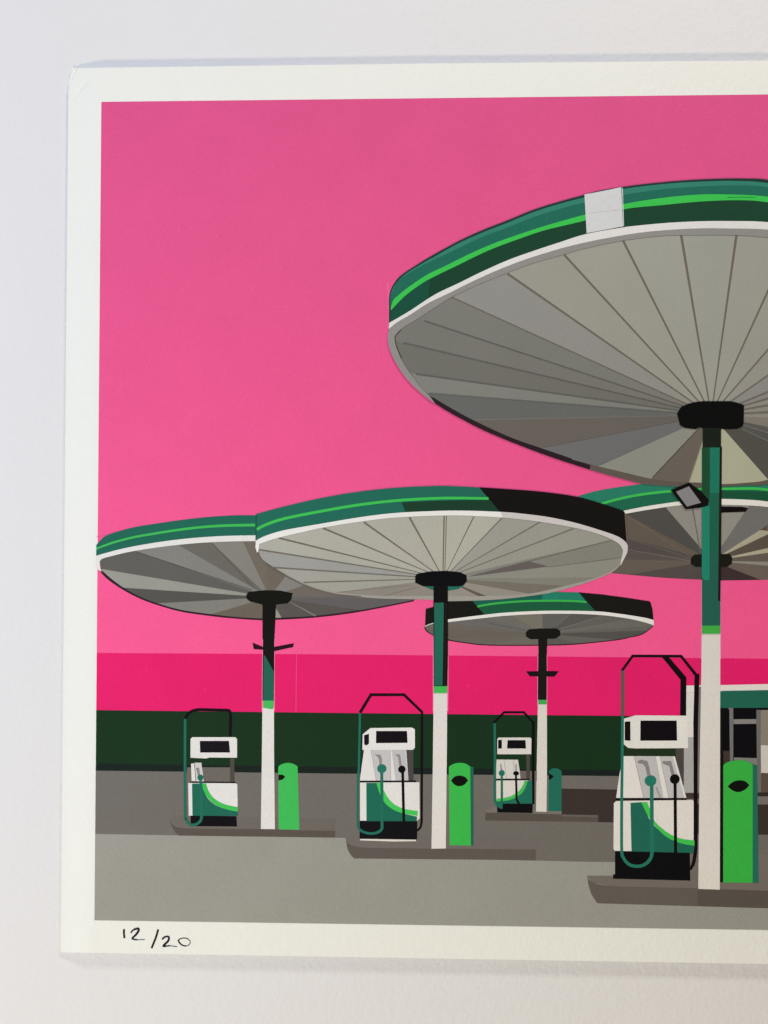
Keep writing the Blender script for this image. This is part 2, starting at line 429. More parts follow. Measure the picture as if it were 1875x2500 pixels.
# --- left canopy
C_rt = sm(C4((58, 541), (200, 500), (400, 453), (700, 403), (1000, 368), (1300, 349), (1598, 343)))
C_rb = sm(C4((92, 602), (112, 572), (200, 545), (400, 499), (700, 453), (1000, 421), (1300, 404), (1600, 399)))
CO = C_rb + C5((420, 500), (1380, 860), (1330, 905)) + sm(C5((1310, 908), (1100, 950), (870, 990), (540, 1032), (235, 1048))) + \
     sm(C4((1640, 1145), (1400, 1130), (1200, 1108), (900, 1066), (700, 1014), (500, 944), (330, 853), (200, 758), (112, 680)))
Ccn = NA((657.8, 1458))[0]
c_pts = C4((1210, 1092), (720, 995), (345, 850), (110, 668), (415, 490), (830, 425), (1160, 402), (1470, 398)) + \
        C5((140, 500), (300, 738), (432, 800), (620, 880), (900, 895), (1310, 905), (880, 985), (275, 1040), (235, 1046)) + C4((1210, 1092),)
c_cols = [(124, 124, 117), (78, 78, 74), (148, 150, 141), (90, 90, 86), (126, 126, 121), (101, 99, 92), (128, 127, 119), (110, 101, 90), (106, 97, 85),
          (128, 125, 121), (106, 98, 90), (98, 93, 92), (92, 88, 90), (92, 88, 91), (84, 77, 74), (148, 146, 130), (104, 93, 81)]
C_st = sm(C4((60, 473), (200, 420), (400, 366), (600, 330), (800, 298), (1000, 272), (1200, 255), (1400, 247), (1592, 244)))
canopy("wide left canopy cut off by the picture edge",
       [(CO, (104, 98, 90))], fan(c_pts, c_cols), Ccn, CO,
       lines=[(stroke(C5((345, 925), (545, 1032)), [1.5, 4]), (128, 121, 116)), (stroke(C4((420, 494), (1560, 870)), 1.6), (66, 66, 62)),
              (stroke(C4((1165, 405), (1590, 860)), 1.5), (86, 84, 78))],
       fascia=[(C4((58, 541), (60, 436)) + sm(C4((60, 436), (110, 380), (180, 335), (400, 270), (650, 228), (900, 192), (1150, 165), (1400, 150), (1598, 150))) + r(C_rt), TEAL)],
       stripe=[(stroke(C_st, [4.6, 6.8]), (66, 188, 88))],
       rims=[[(C_rt + r(C_rb) + C4((96, 650), (112, 692), (85, 680), (56, 655)), (227, 228, 224))]],
       edge=[(stroke(sm(C4((98, 660), (125, 705), (200, 776), (350, 874), (520, 958), (700, 1020), (900, 1073), (1200, 1116), (1400, 1136), (1640, 1152)) +
                        C5((235, 1056), (540, 1038), (870, 997), (1310, 912))), [7.0, 4.2]), (46, 32, 40))],
       hub=[(C5((4, 868), (22, 845), (150, 832), (270, 835), (366, 856), (355, 905), (325, 935), (235, 945), (130, 945), (30, 920), (5, 897)), (20, 20, 16))])

# --- centre canopy
B_rt = sm(C5((78, 447), (150, 410), (300, 365), (600, 312), (900, 262), (1150, 232), (1400, 218), (1659, 212)) + C6((430, 275), (600, 289), (800, 315), (1000, 358), (1200, 418), (1320, 462), (1383, 510)))
B_rb = sm(C5((105, 472), (250, 425), (450, 378), (600, 345), (900, 297), (1150, 268), (1400, 255), (1659, 250)) + C6((450, 318), (700, 345), (1000, 396), (1200, 452), (1320, 512), (1357, 565)))
BO = B_rb + sm(C6((1357, 565), (1350, 620), (1335, 672), (1270, 730), (1150, 782), (1000, 833), (800, 884), (500, 925), (250, 941), (40, 946))) + \
     sm(C5((1456, 908), (1310, 903), (1000, 895), (700, 860), (500, 803), (350, 733), (200, 642), (130, 592), (103, 540)))
BI = B_rb + sm(C6((1357, 565), (1346, 620), (1325, 672), (1255, 725), (1140, 772), (900, 835), (650, 889), (350, 906), (45, 908))) + \
     sm(C5((1456, 877), (1100, 876), (900, 866), (700, 846), (450, 772), (210, 648), (140, 594), (107, 540)))
Bcn = C5((1540, 742))[0]
b_pts = C5((1456, 880), (1080, 875), (710, 848), (450, 772), (205, 655), (105, 517), (255, 425), (600, 348), (920, 303), (1275, 265), (1552, 252)) + \
        C6((235, 312), (450, 318), (735, 350), (985, 400), (1265, 488), (1345, 615), (1120, 768), (930, 830), (650, 889), (330, 906), (265, 906), (40, 910)) + C5((1456, 880),)
b_cols = [(138, 130, 119), (136, 130, 120), (158, 157, 144), (158, 158, 147), (152, 153, 149), (170, 170, 156), (172, 172, 157), (172, 171, 156), (170, 169, 154), (172, 171, 155),
          (172, 171, 155), (170, 169, 152), (150, 148, 138), (147, 146, 134), (145, 143, 130), (124, 122, 111), (134, 132, 120), (123, 121, 109), (111, 104, 92), (140, 134, 122), (96, 81, 71), (142, 136, 126), (140, 133, 123)]
bl = []
for p, w in [(q, 4.6) for q in C5((255, 425), (600, 348), (920, 303), (1275, 265))] + [(q, 3.6) for q in C5((105, 517), (205, 655), (450, 772))]:
    bl.append((stroke([p, (Bcn[0] + (p[0] - Bcn[0]) * .06, Bcn[1] + (p[1] - Bcn[1]) * .06)], [w, 1.8]), (112, 106, 94)))
for p in C6((235, 312), (450, 318), (735, 350), (985, 400)):
    bl.append((stroke([p, (Bcn[0] + (p[0] - Bcn[0]) * .06, Bcn[1] + (p[1] - Bcn[1]) * .06)], [3.0, 1.6]), (112, 106, 96)))
bl += [(stroke(C5((1545, 255), (1536, 690)), [3.4, 2.4]), (104, 98, 86)), (stroke(C5((1563, 255), (1550, 690)), [2.6, 2.0]), (118, 110, 96)),
       (stroke(C6((1262, 490), (640, 648)), 1.4), (96, 94, 84)), (stroke(C6((1345, 618), (790, 690)), 1.2), (104, 102, 92)),
       (stroke(C5((710, 848), (1300, 792)), 1.4), (120, 116, 106)), (stroke(C5((1080, 875), (1330, 812)), 1.4), (118, 112, 102)),
       (C6((188, 762), (640, 646), (795, 685)), (98, 92, 87))]
B_top = sm(C5((78, 240), (300, 180), (600, 112), (900, 62), (1200, 32), (1500, 20), (1640, 23)) + C6((275, 92), (500, 105), (750, 125), (1000, 160), (1200, 215), (1358, 268)))
B_st = sm(C5((86, 360), (150, 325), (300, 275), (600, 215), (900, 165), (1200, 132), (1500, 116), (1640, 115)) + C6((150, 172), (346, 175)))
canopy("centre canopy overlapping the left one, black shadow on its right edge",
       [(BO, (156, 153, 143))], fan(b_pts, b_cols), Bcn, BI, lines=bl,
       fascia=[(B_top + C6((1376, 295), (1381, 505)) + r(B_rt), (35, 104, 86)),
               (sm(C5((1213, 148), (1500, 136), (1640, 132)) + C6((352, 185),)) + C6((430, 276), (0, 266)) + C5((1400, 219), (1245, 226)), (28, 62, 42)),
               (sm(C6((275, 91), (500, 105), (750, 125), (1000, 160), (1200, 215), (1358, 268))) + C6((1376, 295), (1381, 505)) + sm(C6((1320, 462), (1200, 418), (1000, 358), (800, 315), (600, 289), (430, 275))), (20, 19, 17))],
       stripe=[(stroke(B_st, [7.0, 6.4]), (62, 190, 82))],
       rims=[[(B_rt + C6((1390, 560), (1378, 600), (1336, 682), (1340, 640), (1352, 590)) + r(B_rb) + C5((105, 490), (98, 532), (88, 540), (75, 500)), (226, 226, 219)),
              (sm(C6((436, 275), (600, 289), (800, 315), (1000, 358), (1200, 418), (1320, 462), (1383, 512), (1390, 560), (1378, 600), (1336, 682))) + C6((1348, 610),) + r(sm(C6((455, 318), (700, 345), (1000, 396), (1200, 452), (1320, 512), (1355, 565)))), (197, 191, 185))]],
       edge=[(stroke(sm(C5((95, 545), (140, 607), (210, 660), (350, 742), (500, 808), (700, 862), (900, 880))), [2.0, 2.4]), (112, 102, 94))],
       extra=[("fascia_end", [(stroke(C6((1370, 290), (1386, 500)), 1.6), (120, 108, 96))]), ("fascia_join", [(stroke(C5((83, 245), (78, 445)), 1.6), (44, 66, 58))])],
       hub=[(EE((478, 580), (530, 603), (610, 607), (660, 598), (695, 578)), (36, 104, 86)),
            (EE((443, 532), (452, 520), (520, 508), (600, 505), (670, 512), (703, 528), (705, 558), (690, 576), (665, 584), (482, 583), (443, 565)), INK)])

# --- tall canopy in front
A_rt = T1((34, 1122), (200, 1025), (400, 895), (600, 798), (800, 700), (1000, 612), (1200, 540), (1400, 474), (1630, 402)) + C2((480, 449), (600, 434), (850, 411), (1100, 399), (1350, 397), (1659, 406)) + NA((1980, 560), (2150, 602), (2330, 668), (2480, 745))
A_rb = T1((30, 1172), (100, 1116), (200, 1058), (350, 962), (520, 880), (700, 790), (900, 700), (1100, 621), (1300, 556), (1500, 499)) + C2((300, 545), (600, 494), (850, 469), (1100, 456), (1350, 457), (1659, 466)) + NA((1980, 575), (2150, 618), (2330, 688), (2480, 765))
A_gb = T1((84, 1222), (140, 1165), (270, 1085), (400, 1000), (545, 911), (700, 836), (850, 772), (990, 716), (1150, 656), (1300, 608), (1450, 568)) + C2((150, 625), (480, 555), (800, 516), (1000, 511), (1400, 511), (1659, 530)) + NA((1980, 592), (2150, 636), (2330, 706), (2465, 790))
A_low_out = NA((2480, 850), (2390, 960), (2200, 1070), (2000, 1150)) + CC((1659, 985), (1480, 995), (1265, 1006), (1090, 1012), (860, 1005), (600, 984), (400, 935), (200, 880), (0, 815)) + C3((1200, 800), (900, 690), (600, 565), (340, 430), (230, 366))
A_low_in = NA((2465, 850), (2375, 950), (2190, 1055), (2000, 1135)) + CC((1659, 947), (1480, 972), (1265, 984), (1090, 972), (860, 965), (660, 938), (420, 882), (200, 830), (0, 778)) + C3((1300, 790), (1060, 708), (800, 615), (500, 475), (300, 365), (170, 285))
A_grey_out = C1((66, 808), (55, 860), (65, 950), (110, 1060), (200, 1200), (330, 1330), (440, 1412))
A_grey_in = C1((118, 862), (115, 900), (130, 960), (180, 1080), (240, 1170), (330, 1285), (400, 1355))
AI = sm(A_gb) + sm(A_low_in) + r(sm(A_grey_in))[:-1]
AO = sm(A_rt) + sm(A_low_out) + r(sm(A_grey_out))
Acn = C7((680, 800))[0]
a_pts = NA((1682, 1177), (1590, 1169), (1461.6, 1137.6), (1319.5, 1094), (1152, 1025), (1041.5, 959), (1001, 911), (969, 833), (1022, 778.5), (1101.8, 725), (1239, 668), (1377.5, 622), (1521, 587), (1663, 574), (1798, 574),
           (1930, 590), (2060, 640), (2190, 695)) + C7((1659, 400), (1659, 515), (1659, 630), (1659, 750), (1659, 845), (1659, 1005), (1659, 1105), (1659, 1245), (1650, 1900)) + NA((1682, 1177),)
a_cols = [(98, 88, 78), (132, 132, 120), (100, 100, 101), (98, 90, 83), (94, 95, 93), (121, 121, 113), (105, 104, 96), (112, 111, 103), (116, 116, 108), (138, 136, 130),
          (148, 147, 133), (151, 150, 136), (151, 151, 138), (149, 149, 137), (148, 147, 134), (146, 144, 132), (142, 139, 128), (132, 129, 125), (130, 126, 118), (134, 129, 117),
          (132, 126, 114), (132, 126, 114), (118, 111, 100), (80, 78, 74), (76, 74, 70), (72, 70, 62), (164, 163, 131)]
al = []
def ray(p, w0, w1, colr, k0=1.0, k1=.04): return (stroke([(Acn[0] + (p[0] - Acn[0]) * k0, Acn[1] + (p[1] - Acn[1]) * k0), (Acn[0] + (p[0] - Acn[0]) * k1, Acn[1] + (p[1] - Acn[1]) * k1)], [w0, w1]), colr)
for p, w in zip(NA((1101.8, 725), (1239, 668), (1377.5, 622), (1521, 587), (1663, 574), (1798, 574), (1930, 590), (2060, 640), (2190, 695)), (3.4, 5.6, 5.2, 5.2, 6.2, 6.4, 6, 6, 5)):
    al.append(ray(p, w, 3.0, (106, 99, 86)))
for p in NA((1022, 778.5), (969, 833), (1001, 911)): al.append(ray(p, 3.6, 2.0, (96, 94, 85), .98))
for p in C7((1659, 400), (1659, 515), (1659, 630), (1659, 750)): al.append(ray(p, 9, 3.0, (106, 99, 87), 3.2, .3))
for p in C7((1659, 1105), (1659, 1245)): al.append(ray(p, 1.4, 1.2, (122, 118, 114), 3, .55))
al += [ray((1041.5, 959), 1.6, 1.2, (104, 104, 98), .99), ray((1152, 1025), 1.6, 1.0, (120, 118, 110), .99), ray((1319.5, 1094), 1.2, 1.0, (86, 84, 82), .98),
       ray((1461.6, 1137.6), 1.6, 1.2, (108, 106, 100), .98), ray((1590, 1169), 1.8, 1.6, (60, 56, 48), .98), ray((1682, 1177), 3.0, 1.6, (128, 124, 104), .98)]
A_top = T1((33, 1120), (34, 910)) + sm(T1((34, 910), (45, 860), (75, 800), (130, 737), (250, 656), (380, 577), (600, 457), (800, 366), (1000, 288), (1200, 206), (1400, 143), (1610, 85)) + C2((300, 150), (480, 120), (700, 92), (1000, 65), (1300, 52), (1500, 52), (1659, 62)) + NA((2000, 462), (2200, 515), (2380, 598), (2490, 680)))
A_b1t = sm(T1((42, 912), (56, 862), (88, 806), (150, 740), (250, 672), (400, 586), (600, 476), (800, 386), (1000, 308), (1200, 226), (1400, 162), (1600, 110)) + C2((480, 138), (800, 98), (1100, 78), (1400, 72), (1659, 90)) + NA((2000, 470), (2200, 525), (2380, 606), (2485, 684)))
A_b1b = sm(T1((60, 868), (110, 782), (200, 716), (300, 660), (400, 610), (600, 514), (800, 421), (1000, 346), (1200, 266), (1400, 204), (1600, 151)) + C2((485, 186), (800, 140), (1100, 118), (1400, 108), (1659, 122)) + NA((2000, 480), (2200, 535), (2380, 616), (2485, 694)))
A_stt = sm(T1((45, 1005), (65, 945), (100, 905), (200, 825), (350, 727), (500, 655), (700, 556), (900, 471), (1100, 400), (1300, 335), (1615, 246)) + C2((490, 260), (800, 210), (1100, 182), (1350, 182), (1659, 200)) + NA((2000, 505), (2200, 560), (2380, 640), (2485, 716)))
A_stb = sm(T1((50, 1020), (90, 975), (170, 897), (300, 802), (430, 732), (600, 650), (750, 576), (900, 510), (1100, 437), (1300, 370), (1620, 293)) + C2((490, 302), (800, 268), (1100, 240), (1400, 228), (1659, 245)) + NA((2000, 518), (2200, 575), (2380, 655), (2485, 730)))
can_a = canopy("tall front canopy with pale fan panels and a white square on its edge",
       [(AO, (94, 86, 77))], fan(a_pts, a_cols), Acn, AI, lines=al,
       edge=[(sm(C3((1460, 885), (1200, 802), (900, 692), (600, 567), (340, 432), (215, 355))) + sm(C3((110, 240), (170, 285), (300, 365), (500, 475), (800, 615), (1060, 708), (1300, 790), (1465, 848))), (44, 32, 37))],
       fascia=[(A_top + r(sm(A_rt)), (34, 56, 50)),
               (A_b1t + r(A_stt), TEAL),
               (A_b1t + r(A_b1b), (52, 126, 107)),
               (A_stb + r(sm(A_rt)), (28, 66, 46)),
               (sm(T1((50, 1022), (90, 977), (170, 899), (300, 804), (360, 770))) + sm(T1((352, 920), (200, 1022), (40, 1115))), (27, 80, 62))],
       stripe=[(A_stt + r(A_stb), (60, 190, 78)), (stroke(C2((1330, 208), (1420, 203), (1560, 207)), [1.2, 1.2]), (28, 90, 50))],
       rims=[[(sm(A_rt) + r(sm(A_rb)), (218, 217, 210))],
             [(sm(A_rb) + r(sm(A_gb)) + sm(A_grey_in) + r(sm(A_grey_out)), (140, 138, 132)),
              (stroke(sm(C1((160, 815), (118, 862), (115, 900), (130, 960), (165, 1045))), [1.6, 1.8]), (60, 54, 48))]],
       hub=[(C7((90, 770), (160, 660), (270, 610), (400, 575), (540, 560), (990, 560), (1100, 578), (1235, 622), (1246, 640), (1240, 950), (1222, 990), (1150, 1030), (1070, 1042), (560, 1040), (480, 1008), (410, 1045), (230, 1025), (140, 970), (120, 880)), (11, 10, 11))])
printed("blank_panel", can_a, [(C2((172, 182), (388, 140), (470, 122), (485, 440), (190, 495)), (206, 208, 206)),
                               (stroke(C2((205, 335), (330, 318), (475, 305)), 1.6), (190, 192, 190)), (stroke(C2((480, 128), (490, 438)), 1.4), (226, 230, 226))],
        "blank white square where a badge would be")

# ------------------------------------------------------------------ kiosk behind the tall pole
kr = 2300.0
kiosk = printed("printed_kiosk", pr, [(C8((545, 405), (1083, 403)) + NA((kr, 1722), (kr, 1958)) + C8((545, 1460),), INK)], "kiosk behind the tall pole with green fascia and dark windows")
printed("roof", kiosk, [(C8((163, 156), (252, 154), (545, 150), (1083, 138)) + NA((kr, 1655), (kr, 1675)) + C8((1083, 207), (545, 222), (163, 232)), (212, 204, 192))])
printed("fascia", kiosk, [(C8((545, 222), (570, 216), (1083, 207)) + NA((kr, 1676), (kr, 1724)) + C8((1083, 405), (545, 408)), (33, 92, 73))])
printed("window_frame", kiosk, [(C8((635, 408), (692, 406), (692, 1010), (655, 1010), (648, 430)), (108, 106, 102)),
                                (C8((695, 535), (952, 533), (952, 585), (695, 588)), (126, 122, 116)), (C8((700, 965), (960, 972), (960, 1060), (700, 1060)), (118, 115, 108)),
                                (C8((952, 430), (1002, 430), (1006, 1362), (962, 1362)), (102, 98, 94))])
printed("poster", kiosk, [(C8((1002, 432), (1140, 428), (1140, 828), (1002, 828)), (128, 120, 106)), (C8((1002, 828), (1140, 828), (1140, 1141), (1005, 1138)), (188, 183, 170)),
                          (C8((1005, 1140), (1140, 1143), (1140, 1362), (1005, 1360)), (84, 71, 60))])
printed("kerb", kiosk, [(C8((545, 1360), (1083, 1358)) + NA((kr, 1935), (kr, 1944)) + C8((1083, 1402), (545, 1402)), (50, 40, 34)), (C8((545, 1402), (1083, 1402)) + NA((kr, 1944), (kr, 1966)) + C8((1083, 1494), (545, 1492)), (110, 103, 94)),
                        (C8((575, 890), (650, 890), (653, 1060), (570, 1060)), (60, 50, 44))])
printed("side_wall", kiosk, [(C8((150, 232), (254, 232), (254, 738), (150, 738)), (206, 201, 189)), (C8((125, 738), (254, 738), (254, 1362), (125, 1362)), (158, 156, 150)), (C8((125, 1362), (310, 1362), (310, 1430), (125, 1430)), (60, 50, 45)),
                             (C8((255, 170), (330, 170), (322, 1366), (285, 1366)), (112, 107, 101))])

# ------------------------------------------------------------------ islands (raised kerbs)
def island(label, top, face, cols):
    i = printed("printed_island", pr, [(top, cols[0])], label)
    printed("kerb_face", i, [(f, c) for f, c in zip(face, cols[1:])])
    return i
island("kerbed island under the left pump", FF((58, 1188), (120, 1150), (1652, 1180), (1652, 1300), (150, 1275)),
       [sm(FF((58, 1190), (75, 1225), (110, 1255), (150, 1268), (250, 1275))) + FF((940, 1281), (1300, 1292), (1652, 1298), (1652, 1363), (150, 1343)) + sm(FF((150, 1343), (110, 1310), (75, 1250), (58, 1190)))], [TAR, (90, 83, 75)])
island("kerbed island under the centre pump", GG((98, 1597), (240, 1570), (2100, 1600), (2000, 1720), (320, 1702), (150, 1672), (105, 1640)),
       [sm(GG((102, 1630), (125, 1658), (200, 1688), (320, 1701))) + GG((960, 1708), (1659, 1713), (2024, 1718), (2024, 1829), (1659, 1822), (185, 1808)) + sm(GG((185, 1808), (150, 1770), (120, 1715), (102, 1630)))], [(108, 103, 95), (92, 86, 78)])
island("low kerbed island under the small rear pump", HH((120, 1400), (150, 1350), (190, 1325), (255, 1310), (1030, 1370), (1030, 1420)),
       [HH((125, 1386), (270, 1386), (1035, 1406), (1465, 1416), (1465, 1498), (120, 1479)), HH((1035, 1407), (1465, 1416), (1465, 1440), (1035, 1430))], [(116, 110, 101), (84, 78, 69), (96, 91, 82)])
island("front kerbed island under the tall pole", II((43, 1815), (250, 1815), (865, 1640), (1480, 1640), (1480, 1940), (300, 1905), (80, 1870)) + [],
       [sm(II((43, 1817), (62, 1850), (130, 1882), (300, 1901))) + II((935, 1914), (1480, 1935)) + NA((2300, 2195), (2300, 2245)) + II((1480, 2074), (125, 2034)) + sm(II((125, 2034), (80, 1965), (55, 1890), (43, 1817))),
        II((920, 1920), (1480, 1937)) + NA((2300, 2197), (2300, 2243)) + II((1480, 2072), (920, 2056))], [(107, 99, 90), (92, 85, 77), (82, 74, 66)])

# ------------------------------------------------------------------ poles
def pole(label, white, colr, sleeve, band, arms=(), halo=()):
    p = printed("printed_pole", pr, [(h, (247, 132, 172)) for h in halo] + [(white, colr)], label)
    for a in arms: printed("lamp_arm", p, [a])
    printed("sleeve", p, list(sleeve))
    printed("band", p, [band])
    return p
# shadow line on the right of the tall pole
pole("thin dark rear pole", HH((748, 90), (855, 90), (856, 870), (850, 1376), (725, 1372), (738, 600)), (208, 203, 190),
     [(D3((540, -60), (865, -60), (872, 600), (862, 1715), (522, 1715), (528, 700)), (24, 23, 19)), (C6((718, 1228), (787, 1228), (783, 1345), (722, 1345)), (23, 22, 18))],
     (D3((545, 1715), (865, 1715), (865, 1892), (540, 1892)), (58, 166, 76)),
     [(D3((70, 618), (540, 608), (540, 812), (210, 810)), (28, 16, 20)), (D3((865, 600), (1340, 613), (1160, 822), (865, 820)), (28, 16, 20))],
     [D3((520, 0), (885, 0), (892, 700), (884, 1900), (500, 1900), (506, 700))])
pole("left pole, black top fading into green by a slanted shadow", FF((950, 112), (1062, 118), (1063, 600), (1071, 1281), (936, 1279), (945, 600)), WHT,
     [(D2((515, 0), (858, 0), (855, 1000), (845, 1850), (500, 1850)), (24, 22, 19)), (C5((130, 940), (236, 940), (224, 1215), (130, 1215)), (22, 21, 18)), (D2((540, 470), (600, 540), (842, 985), (842, 1852), (520, 1852)), (36, 100, 82))],
     (D2((520, 1848), (848, 1848), (835, 2052), (800, 2110), (520, 2068)), (76, 186, 92)),
     [(D2((205, 112), (520, 240), (520, 322), (240, 305)), (42, 16, 30)), (DD((1110, 1018), (1227, 996), (1222, 1019), (1110, 1043)), (38, 16, 28))],
     [D2((500, -500), (880, -500), (872, 1000), (872, 2150), (478, 2150), (482, 1840))])
pole("centre pole with green and black upper half", GG((990, 130), (1127, 130), (1125, 600), (1113, 1706), (968, 1709), (981, 900)), (216, 213, 204),
     [(D6((430, 85), (690, 85), (688, 600), (690, 1300), (678, 1885), (436, 1885), (430, 600)), (16, 14, 15)), (D6((442, 380), (615, 378), (610, 900), (592, 1872), (446, 1872)), (35, 102, 83)),
      (D6((630, 380), (678, 380), (674, 1880), (600, 1880)), (28, 24, 22))],
     (D6((437, 1883), (676, 1883), (676, 2006), (436, 2006)), (66, 184, 82)), (),
     [D6((419, 980), (704, 1080), (702, 1400), (694, 2330), (418, 2330))])

# ------------------------------------------------------------------ pumps
def pump(label, cabinet, parts):
    p = printed("printed_pump", pr, [cabinet], label)
    for nm, sh in parts: printed(nm, p, sh)
    return p
W1, W2, W3 = (224, 224, 219), (220, 218, 210), (210, 205, 192)
LG, MG = (196, 195, 191), (140, 138, 134)

# left pump
pump("left pump with rounded black hose arch and one nozzle",
     (FF((235, 836), (690, 838), (708, 850), (712, 1070), (714, 1152), (240, 1152)), W1), [
     ("gap", [(FF((222, 685), (640, 685), (640, 832), (222, 832)), TAR)]),
     ("hose_arch", [(stroke(sm(FF((207, 222), (225, 180), (262, 148), (320, 130), (400, 129))) + sm(FF((560, 133), (615, 135), (638, 150), (644, 200), (640, 392)), 3), 7.2), (20, 14, 20))]),
     ("post", [(FF((640, 598), (680, 598), (682, 832), (638, 832)), (78, 74, 66))]),
     ("head", [(FF((257, 412), (275, 394), (690, 394), (706, 412), (706, 592), (440, 590), (405, 600), (257, 592)), W1)]),
     ("display", [(FF((347, 430), (628, 430), (638, 542), (350, 542)), (22, 20, 26))]),
     ("nozzle_panel", [(FF((262, 650), (292, 645), (305, 818), (268, 818)), (224, 224, 216)), (FF((297, 640), (362, 640), (386, 822), (312, 822)), (202, 203, 199))]),
     ("nozzle", [(FF((308, 690), (340, 688), (352, 770), (330, 770)), MG)]),
     ("plinth", [(FF((258, 1150), (700, 1156), (706, 1256), (257, 1252)), (14, 14, 19))]),
     ("counter", [(stroke(FF((258, 827), (692, 832)), 3.4), (16, 12, 18))]),
     ("green_panel", [(FF((272, 842), (372, 842)) + sm(FF((372, 842), (385, 905), (425, 985), (500, 1050), (600, 1090), (714, 1112))) + FF((716, 1152), (276, 1152)), (32, 104, 84))]),
     ("green_curve", [(sm(FF((408, 840), (430, 910), (480, 980), (560, 1030), (640, 1055), (712, 1068))) + sm(FF((714, 1112), (600, 1090), (500, 1048), (425, 980), (380, 900), (370, 840))), (66, 192, 84))]),
     ("hose", [(stroke(sm(FF((205, 218), (204, 700), (206, 1130), (216, 1185), (248, 1232), (300, 1238), (345, 1210), (364, 1160), (364, 1000), (355, 830), (352, 790))), [6.4, 7.0]), (34, 110, 90))]),
     ("grip", [(disc(FF((352, 783))[0], 7.2), (34, 108, 88))])])
# centre pump
pump("centre pump with two nozzles and a six sided black hose arch",
     (GG((245, 1040), (845, 1036), (850, 1400), (822, 1428), (245, 1428)), W2), [
     ("hose_arch", [(stroke(GG((244, 332), (355, 150), (690, 150), (872, 325)), [7.6, 6.4]), (26, 14, 20)), (stroke(GG((872, 318), (870, 1000), (868, 1440)) + sm(GG((866, 1450), (855, 1495), (822, 1527)), 4), [6.0, 5.4]), (20, 13, 18))]),
     ("post", [(GG((712, 705), (783, 705), (786, 1018), (733, 1018)), (74, 70, 68))]),
     ("nozzle_panel", [(GG((285, 705), (712, 705), (735, 1020), (244, 1020), (258, 900)), (220, 219, 212)), (GG((355, 708), (550, 708), (556, 1020), (408, 1020)), (192, 191, 187)), (GG((564, 708), (704, 708), (732, 1018), (604, 1018)), (188, 187, 184)),
                       (stroke(GG((355, 708), (408, 1020)), 1.0), (160, 158, 152)), (stroke(GG((552, 708), (558, 1018)), 0.9), (172, 170, 164))]),
     ("head", [(GG((272, 550), (350, 487), (770, 482), (800, 500), (800, 688), (780, 707), (268, 709)), (224, 223, 216))]),
     ("display", [(GG((407, 517), (720, 517), (726, 637), (406, 640)), (20, 15, 21))]),
     ("side_display", [(GG((285, 560), (335, 545), (335, 645), (310, 664), (287, 655)), (28, 16, 24))]),
     ("nozzle", [(GG((395, 755), (452, 757), (466, 795), (468, 860), (442, 860), (432, 790)), MG)]), ("nozzle", [(GG((597, 753), (650, 755), (656, 795), (668, 870), (641, 870), (632, 785)), MG)]),
     ("plinth", [(GG((241, 1425), (824, 1430), (823, 1616), (240, 1606)), (15, 14, 18)), (GG((245, 1610), (812, 1618), (812, 1633), (580, 1636), (245, 1624)), (218, 212, 198))]),
     ("counter", [(stroke(GG((244, 1028), (812, 1026)), 3.8), (18, 13, 17))]),
     ("green_panel", [(GG((308, 1043), (415, 1043)) + sm(GG((415, 1043), (440, 1140), (485, 1225), (560, 1300), (660, 1345), (822, 1385))) + GG((820, 1430), (310, 1430)), (31, 104, 82))]),
     ("green_curve", [(sm(GG((450, 1042), (490, 1130), (540, 1210), (600, 1265), (690, 1305), (828, 1328))) + sm(GG((828, 1378), (660, 1345), (560, 1300), (490, 1235), (440, 1140), (410, 1042))), (68, 196, 84))]),
     ("hose", [(stroke(GG((244, 336), (238, 640), (232, 900)) + sm(GG((224, 1000), (222, 1430), (240, 1512), (300, 1546), (370, 1555), (430, 1540), (465, 1505), (467, 1440), (465, 1040), (463, 920))), [5.4, 7.4]), (34, 108, 90))]),
     ("hose", [(stroke(GG((676, 920), (682, 1200), (688, 1440)), 6.6), (18, 12, 16))]),
     ("grip", [(disc(GG((465, 898))[0], 11.4, 10.8), (36, 116, 96))]), ("grip", [(disc(GG((668, 905))[0], 9.0), (14, 11, 14))])])
